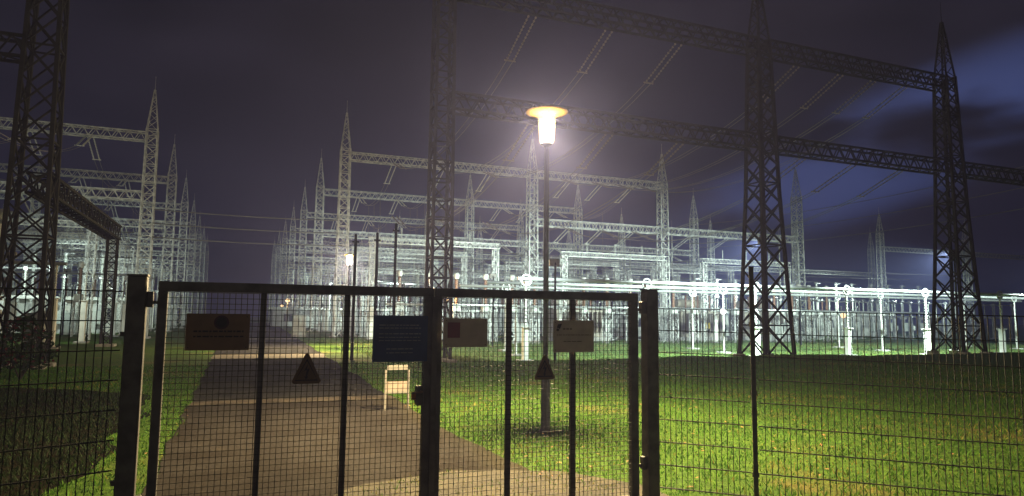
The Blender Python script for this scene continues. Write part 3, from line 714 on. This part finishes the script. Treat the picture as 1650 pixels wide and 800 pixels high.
def arrester():
    P = {}; m = MB(); m.box(-.3, .3, -.3, .3, -.3, .1); m.tube((0, 0, .1), (0, 0, 2.2), .09, n=9); m.box(-.2, .2, -.2, .2, 2.2, 2.25); P['pedestal'] = (m, M_GALV)
    m = MB(); m.lathe(ribbed(.10, .16, 2.25, 4.4, 18), 10); P['insulator'] = (m, M_PORC)
    m = MB(); m.torus((0, 0, 4.25), .32, .03, 14, 5, 'Z'); m.box(-.32, .32, -.012, .012, 4.4, 4.43); m.box(-.012, .012, -.32, .32, 4.431, 4.46); P['grading_ring'] = (m, M_ALU); return P
def kiosk():
    P = {}; m = MB(); m.box(-.5, .5, -.35, .35, -.3, .15); P['plinth'] = (m, M_CONC)
    m = MB(); m.box(-.45, .45, -.3, .3, .15, 1.5, ch=.015); m.box(-.49, .49, -.34, .34, 1.5, 1.56); P['body'] = (m, M_CAB)
    m = MB(); m.box(-.41, -.01, -.315, -.301, .2, 1.45); m.box(.01, .41, -.315, -.301, .2, 1.45); P['doors'] = (m, M_CAB)
    m = MB(); m.box(-.05, -.03, -.33, -.316, .8, .95); P['handle'] = (m, M_GATE); return P
def as_thing(name, cat, P):
    t = thing(name, '', cat)
    for k, (m, mat) in P.items(): m.build(k.split('.')[0], mat, t)
    return t
def as_single(name, cat, P):
    q = MB(); mats = []
    for m, mat in P.values():
        if mat not in mats: mats.append(mat)
        q._add(m.v, m.f, mats.index(mat))
    o = q.build(name, mats); o['category'] = cat; return o
B_THIN = as_thing('bus_support', 'bus support', {**bus_support(.35, 3.1, True), 'pedestal': ((lambda m: (m.tube((0, 0, .1), (0, 0, 2.0), .06, n=8), m)[1])(MB()), M_GALV), 'insulator': ((lambda m: (m.lathe(ribbed(.055, .10, 2.0, 3.45, 10), 9), m)[1])(MB()), M_PORC)})
B_RING = as_thing('bus_support', 'bus support', bus_support(1.5, 1.95, True))
KINDS = [('disconnector', 'disconnector', disconnector(), 'three-post disconnector switch'), ('instrument_transformer', 'instrument transformer', transformer_ct(), 'brown-ribbed instrument transformer on a lattice pedestal'),
         ('circuit_breaker', 'circuit breaker', breaker(), 'tall two-tier circuit breaker column'), ('surge_arrester', 'surge arrester', arrester(), 'surge arrester column with grading ring'),
         ('bus_support', 'bus support', bus_support(2.2, 1.5, False), 'plain post insulator bus support')]
NEAR = [as_thing(n, c, P) for n, c, P, _ in KINDS]; FAR = [as_single(n, c, P) for n, c, P, _ in KINDS]
KIOSK = as_thing('control_kiosk', 'control cabinet', kiosk())
# front row of ringed supports under the bright tubes (right of the driveway)
RS = [12.0, 18.3, 24.9, 31.2, 37.4, 44.0, 50.6]
VT = [28.0, 32.0, 36.5]
for j, v in enumerate(VT):
    for i, u in enumerate(RS):
        uu = u + j * 1.2
        if j and i % 2: continue
        place(B_RING if j == 0 else B_THIN, used, W(uu, v, gz(uu, v)), f'white post with a metal ring carrying the {["front", "middle", "rear"][j]} bright tube', 'ringed posts under the bright tubes')
    m = MB(); m.tube((11.6, v, 3.36 + .25), (54 + 3 * j, v, 3.36 + .25), .085, n=10)
    o = m.build('busbar_tube', M_ALU); o.rotation_euler = (0, 0, TH); o.location = (0, 0, -.34 + .05)
    tag(o, f'{["front", "middle", "rear"][j]} bright aluminium tube running across the yard on ringed posts', 'busbar', 'long bright busbar tubes')
for j, (v, z) in enumerate(((41.5, 2.3), (57.5, 4.3), (73, 4.3))):
    m = MB(); m.tube((8.5, v, z), (56, v, z), .075, n=8); o = m.build('busbar_tube', M_ALU); o.rotation_euler = (0, 0, TH)
    tag(o, ['low aluminium tube at half post height behind the ringed posts', 'aluminium tube behind the second gantry row', 'aluminium tube behind the third gantry row'][j], 'busbar', 'long bright busbar tubes')
for j, (v, z) in enumerate(((33, 3.6), (56, 4.3))):
    m = MB(); m.tube((-34, v, z), (-6.5, v, z), .07, n=8); o = m.build('busbar_tube', M_ALU); o.rotation_euler = (0, 0, TH)
    tag(o, ['aluminium tube across the yard left of the driveway, nearer of two', 'aluminium tube across the yard left of the driveway, farther of two'][j], 'busbar', 'long bright busbar tubes')
def gear(k, far, u, v, side, band):
    n, c, P, d = KINDS[k]; pr = (FAR if far else NEAR)[k]
    place(pr, used, W(u, v, gz(u, v)), f'{d} in the {band} yard {side} of the driveway', f'{c}s in the {band} yard {side} of the driveway', TH + (math.pi / 2 if k == 0 and (int(v) % 2) else 0))
seq = [1, 0, 2, 3, 4, 0, 1, 2]
for i, v in enumerate([45.5, 52.6, 56, 60.5, 68, 72, 76.5, 80]):
    k = [1, 0, 2, 3, 1, 0, 3, 2][i]; u = 8.3; j = 0
    while u < (50 if v < 56 else 37):
        if not (k == 0 and j % 3 == 2): gear(k if j % 7 else 4, v > 56, u + random.uniform(-.15, .15), v, 'right', 'near' if v < 58 else 'middle')
        u += (2.6 if k == 0 else 2.0); j += 1
for i, v in enumerate([53, 57.5, 60.8, 69, 74.5]):
    u = 51 if v < 56 else 38
    while u < 84:
        gear([0, 2, 3, 4, 1][i], True, u + random.uniform(-.3, .3), v, 'right', 'middle'); u += 2.7
for i, v in enumerate([84, 87, 91, 94, 100, 104, 108, 116, 120, 126, 135]):
    u = 8
    while u < (52 if v > 92 else 78): gear(seq[i % 8], True, u + random.uniform(-.3, .3), v, 'right', 'far'); u += 3.1
for i, v in enumerate([36, 42, 52.6, 56, 60, 67.5, 71, 76.5]):
    k = [2, 0, 1, 4, 2, 0, 1, 3][i]; u = -7.4; j = 0
    while u > -33:
        gear(k if j % 6 else 4, v > 56, u + random.uniform(-.15, .15), v, 'left', 'near' if v < 58 else 'middle')
        u -= (2.7 if k == 0 else 2.2); j += 1
for i, v in enumerate([84, 88, 92, 100, 104, 110, 120]):
    u = -7
    while u > -34: gear(seq[(i + 1) % 8], True, u + random.uniform(-.3, .3), v, 'left', 'far'); u -= 3.2
for k, (u, v) in enumerate([(11, 47), (20, 47.5), (44, 47), (14, 58), (30, 58), (-9, 40), (-15, 47), (-22, 40), (-11, 58), (4.4, 52)]):
    place(KIOSK, used, W(u, v, gz(u, v)), 'grey control cabinet standing between the switchgear', 'control cabinets between the switchgear')

# intermediate portals
def portal(L, H):
    t = thing('busbar_portal', '', 'portal frame'); 
    for x in (0, L):
        m = MB(); legs, b = tower_bars(lambda z: .36, H, lambda z: .42, .055, .03, False)
        for l in legs: m.merge(l, (x, 0, 0))
        m.merge(b, (x, 0, 0)); m.build('leg', M_GALV, t)
    m = MB(); m.merge(beam_mb(L + .6, .34, .05, .028), (-.3, 0, H + .18)); m.build('crossbeam', M_GALV, t)
    for i in range(3):
        x = L * (i + .8) / 3.6; m = MB(); m.lathe(ribbed(.035, .065, H + .36, H + 1.15, 8), 7, (x, 0, 0)); m.build('insulator', M_PORC, t)
    return t
PT = portal(9.0, 6.6); PS = portal(5.2, 5.0)
PG = 'intermediate steel portals among the switchgear'
for i, v in enumerate([46.8, 54.2, 58.5, 63, 71, 78.5, 87, 93.5, 105]):
    for j, u in enumerate((8.6, 23.2, 36.2)): place(PT, used, W(u, v, gz(u, v)), f'slim steel portal carrying insulators among the switchgear right of the driveway', PG)
    for j, u in enumerate((-17, -31)): place(PT, used, W(u, v, 0), f'slim steel portal carrying insulators among the switchgear left of the driveway', PG)
for u, v in ((9.5, 55), (15.5, 67), (-12, 67)): place(PS, used, W(u, v, 0), 'low steel portal carrying insulators between lattice towers', PG)
place(PS, used, W(4.6, 101, 0), 'low steel portal standing alone by the far end of the driveway', PG)

# slender lightning masts and poles
def mast(H, r):
    t = thing('lightning_mast', '', 'mast'); m = MB(); m.lathe([(r * 1.6, -.2), (r * 1.6, .06), (r, .08), (r * .75, H * .6), (r * .4, H)], 9); m.build('pole', M_GALV, t)
    m = MB(); m.tube((0, 0, H), (0, 0, H + 1.4), .014, .008, 5); m.build('rod', M_GALV, t); return t
MA = mast(10.5, .12)
for k, (u, v) in enumerate([(16, 54), (28, 61), (41, 58), (55, 58), (24, 74), (38, 87), (-11, 62), (-25, 72), (46, 74), (10, 90)]):
    place(MA, used, W(u, v, gz(u, v)), 'slender free-standing lightning mast among the lit switchgear', 'lightning masts among the switchgear')
m0 = None
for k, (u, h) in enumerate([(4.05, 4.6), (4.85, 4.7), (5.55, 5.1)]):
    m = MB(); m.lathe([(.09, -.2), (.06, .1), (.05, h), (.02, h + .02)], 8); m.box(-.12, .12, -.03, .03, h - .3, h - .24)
    o = m.build('steel_pole', M_GALV_SHADE); o.location = W(u, 25.5); o.rotation_euler = (0, 0, TH)
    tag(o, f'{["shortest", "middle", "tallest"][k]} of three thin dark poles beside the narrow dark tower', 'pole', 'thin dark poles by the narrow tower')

# power transformers
def power_transformer():
    t = thing('power_transformer', '', 'transformer')
    m = MB(); m.box(-2.2, 2.2, -1.1, 1.1, .35, 2.6, ch=.06); m.build('tank', M_TANK, t)
    m = MB(); m.box(-2.5, 2.5, -1.4, 1.4, -.3, .35); m.build('plinth', M_CONC, t)
    for s in (-1, 1):
        m = MB()
        for i in range(9): x = -1.7 + i * .42; m.box(x - .04, x + .04, s * 1.15 if s > 0 else -1.75, 1.75 if s > 0 else -1.15, .7, 2.4)
        m.build('radiator', M_TANK, t)
    m = MB(); m.tube((-1.6, .5, 3.3), (1.2, .5, 3.3), .36, n=16); m.bar((-1, .5, 2.6), (-1, .5, 3.0), .12); m.bar((.7, .5, 2.6), (.7, .5, 3.0), .12); m.build('conservator', M_TANK, t)
    for x in (-1.3, 0, 1.3): m = MB(); m.lathe(ribbed(.1, .17, 2.6, 4.0, 9), 10, (x, -.5, 0)); m.build('bushing', M_PORC_B, t)
    m = MB(); m.box(-.3, .3, -1.82, -1.78, 1.1, 1.6); m.build('warning_plate', M_YEL, t)
    return t
PX = power_transformer()
for u, v, l in ((26.5, 51.5, 'brown power transformer with radiators near the small far mast'), (38.5, 51.2, 'brown power transformer with radiators seen through the big dark tower'), (45.5, 51.2, 'brown power transformer with radiators between the two big dark towers'), (-24, 50.8, 'brown power transformer with radiators left of the driveway')):
    place(PX, used, W(u, v, gz(u, v)), l, 'power transformers')

# low relay buildings
def building(u0, u1, v, d, label):
    t = thing('relay_building', label, 'building', W(u0, v, gz((u0 + u1) / 2, v)), group='low relay buildings in the yard'); L = u1 - u0
    m = MB(); m.box(0, L, 0, d, -.3, 2.55); m.build('wall', M_WHITE, t)
    m = MB(); m.box(-.5, L + .5, -.9, d + .4, 2.55, 2.80); m.build('roof', M_WHITE, t)
    k = max(2, int(L / 3.2))
    for i in range(k):
        x = L * (i + .5) / k
        if i % 4 == 1:
            m = MB(); m.box(x - .5, x + .5, -.04, -.002, -.1, 2.05); o = m.build('door', M_CAB, t); m = MB(); m.box(x + .36, x + .42, -.07, -.041, .9, 1.05); m.build('handle', M_GATE, o)
        else:
            m = MB(); m.box(x - .62, x + .62, -.05, -.002, .95, 2.0); o = m.build('window', M_CAB, t); m = MB(); m.box(x - .55, x - .03, -.056, -.051, 1.02, 1.93); m.box(x + .03, x + .55, -.056, -.051, 1.02, 1.93); m.build('pane', M_WINDOW, o)
        m = MB(); xx = L * i / k; m.box(xx - .07, xx + .07, -.8, -.66, -.3, 2.55); m.build('column', M_WHITE, t)
    return t
building(38, 76, 62.5, 5, 'long low white relay building beyond the bright tubes')
building(-23, -7.5, 63, 4.5, 'low white relay building left of the driveway')
building(4.6, 20, 92.5, 5, 'far low white relay building seen above the bolt triangle')
building(-42, -30, 58, 4.5, 'low white relay building farthest left, behind the dark tower')

# ------------------------------------------------------------------ yard lights
COOL = (.80, 1.0, .88)
M_LENS = emitter('floodlight_lens', (.9, 1.0, .95), 40)
def flood(u, v, z, label, power=1.0, pole=True, tilt=10, yaw=0.0, ang=150):
    t = thing('floodlight', label, 'floodlight', W(u, v, gz(u, v)), TH + R(yaw), 'floodlights of the yard')
    m = MB()
    if pole: m.lathe([(.09, -.2), (.06, .1), (.045, z - .1), (.03, z)], 8); m.build('pole', M_GALV_SHADE, t)
    else: m.bar((0, -.25, z), (0, .02, z), .05); m.build('bracket', M_GALV_SHADE, t)
    m = MB(); m.box(-.22, .22, .03, .17, z - .15, z + .15, ch=.02); m.build('housing', M_GATE, t)
    m = MB(); m.box(-.19, .19, .172, .176, z - .12, z + .12); m.build('lens', M_LENS, t)
    d = bpy.data.lights.new('flood_light', 'SPOT'); d.energy = P_FLOOD * power; d.color = COOL; d.spot_size = R(ang); d.spot_blend = .6; d.shadow_soft_size = .12
    o = bpy.data.objects.new('flood_light', d); COL.objects.link(o); o.parent = t; o.location = (0, .24, z); o.rotation_euler = (R(90 - tilt), 0, 0)
    return t
k = 0
for u, v, z, p, pole in ((22.55, 24.75, 5.6, 8.5, True), (35.2, 24.6, 5.6, 8.5, True), (51, 24.8, 5.6, 4, True), (12.2, 25.4, 4.2, .8, True),
                   (15, 40.2, 4.5, .7, True), (27, 40.2, 4.5, .7, True), (40, 40.2, 4.5, .7, True),
                   (13, 56.5, 4.5, .7, True), (26, 56.5, 4.5, .7, True), (46, 55.3, 4.5, .9, True), (62, 55, 4.5, 1.1, True), (54, 48.5, 4.8, .8, True), (70, 49, 4.8, .9, True), (58, 71, 5, 1.0, True), (74, 71, 5, 1.0, True), (90, 60, 5, 1.4, True), (68, 76, 5, 1.2, True), (86, 76, 5, 1.2, True),
                   (14, 72.5, 5, .9, True), (30, 72.5, 5, .8, True), (48, 72.5, 5, .8, True), (12, 88.5, 5, 1, True), (30, 88.5, 5, .9, True), (46, 88, 5, .9, True),
                   (20, 110.5, 5, 1.2, True), (40, 110.5, 5, 1.2, True), (20, 130, 5, 1.2, True), (76, 60, 5, .7, True),
                   (-10, 39, 4.3, .35, True), (-22, 39, 4.3, .35, True), (-11, 56, 4.5, .45, True), (-24, 55.5, 4.5, .45, True), (-12, 72.5, 5, .6, True), (-25, 72.5, 5, .5, True), (-14, 89, 5, .7, True), (-14, 107, 5, .8, True)):
    flood(u, v, z, 'floodlight on a short pole turned away from the gate, among the switchgear', p, pole, *((42, 0.0, 128) if v < 25.5 else (10,))); k += 1
def globe(u, v, z, label, p, col):
    t = thing('yard_lamp', label, 'lamp', W(u, v, gz(u, v)), group='small lit yard lamps')
    m = MB(); m.lathe([(.08, -.2), (.045, .1), (.035, z - .12), (.07, z - .10), (.07, z - .08)], 9); m.build('pole', M_POLE, t)
    m = MB(); m.lathe([(.06, z - .08), (.15, z), (.19, z + .1), (.15, z + .22), (.04, z + .28)], 12); m.build('globe', M_WARMG if col else M_COOLG, t, True)
    point('yard_lamp_light', (0, -.25, z + .05), P_GLOBE * p, WARM if col else COOL, .1, t)
M_WARMG = emitter('warm_globe', (1, .66, .32), 2.2); M_COOLG = emitter('cool_globe', (.95, 1, .95), 30)
globe(4.5, 66, 2.75, 'small warm lamp far along the driveway, beside the white low building', .5, True)
globe(5.8, 95, 2.6, 'tiny warm lamp farthest along the driveway', .5, True)
globe(13.5, 45.5, 3.0, 'small warm lamp showing beside the centre of the gate', .5, True)
globe(33.0, 40.5, 2.4, 'small cool lamp low between the two big dark towers', .25, False)
globe(42.5, 38.5, 2.2, 'small warm lamp beyond the spired dark tower', .3, True)

# fallen leaves on the lawn
ml = MB()
for i in range(330):
    u = random.uniform(-1, 9); v = random.uniform(5.5, 14); 
    if -.6 < u < 2.9 and random.random() > .03: continue
    z = gz(u, v) + random.uniform(.02, .05); c = W(u, v, z); a = random.uniform(0, 6.28); l = random.uniform(.02, .04); d = Vector((math.cos(a), math.sin(a), random.uniform(-.3, .3))) * l; e = Vector((-math.sin(a), math.cos(a), random.uniform(-.3, .3))) * l * .5
    ml._add([c - d, c + e, c + d, c - e], [(0, 1, 2, 3)])
tag(ml.build('fallen_leaves', material('dead_leaf', (.20, .11, .04), .8, 0, .4, 8)), 'scattered brown fallen leaves on the lawn', 'leaves', kind='stuff')
# red-leaved bush
def bush(u, v, label):
    t = thing('rose_bush', label, 'bush', W(u, v, 0))
    m = MB()
    for i in range(9):
        a = random.uniform(0, 6.28); l = random.uniform(.5, 1.3); m.tube((0, 0, 0), (l * .55 * math.cos(a), l * .55 * math.sin(a), l), .018, .006, 5)
    m.build('stems', M_POLE, t)
    m = MB(); mr = MB()
    for i in range(900):
        r = random.random() ** .6; a = random.uniform(0, 6.28); z = .25 + 1.25 * random.random(); rad = .75 * r * math.sin(min(1, z / 1.5) * 2.6 + .3)
        c = Vector((rad * math.cos(a), rad * math.sin(a), z)); q = MB() 
        d = Vector((random.uniform(-1, 1), random.uniform(-1, 1), random.uniform(-.6, .6))).normalized() * .06; e = d.cross(Vector((random.uniform(-1, 1), random.uniform(-1, 1), random.uniform(-1, 1)))).normalized() * .035
        (mr if i % 6 == 0 else m)._add([c - d, c + e, c + d, c - e], [(0, 1, 2, 3)])
    m.build('leaves', DIM_LEAF[1], t); mr.build('red_leaves', leaf_mat('leaf_red', (.07, .014, .014)), t)
bush(-4.72, 19.95, 'low bush with dull red leaves at the foot of the dark tower')

# ------------------------------------------------------------------ haze, added for the glow around the lamps
M_HAZE = bpy.data.materials.new('haze'); M_HAZE.use_nodes = True; t = M_HAZE.node_tree; t.nodes.clear()
pv = N(t, 'ShaderNodeVolumePrincipled'); pv.inputs['Color'].default_value = (.42, .46, 1.0, 1); pv.inputs['Density'].default_value = HAZE; pv.inputs['Anisotropy'].default_value = .5
o = N(t, 'ShaderNodeOutputMaterial'); t.links.new(pv.outputs[0], o.inputs['Volume'])
M_HAZE.cycles.homogeneous_volume = True
try: M_HAZE.cycles.volume_sampling = 'EQUIANGULAR'
except Exception: pass
m = MB(); m.box(-640, 640, -640, 640, -1.5, 24); hz = m.build('haze', M_HAZE); tag(hz, 'thin added haze over the whole yard, giving the lamps a glow', 'haze', kind='stuff')

# prototypes that were never placed
for pr in NEAR + FAR + [T_DARK]:
    if id(pr) not in used:
        for ch in list(pr.children): bpy.data.objects.remove(ch)
        bpy.data.objects.remove(pr)
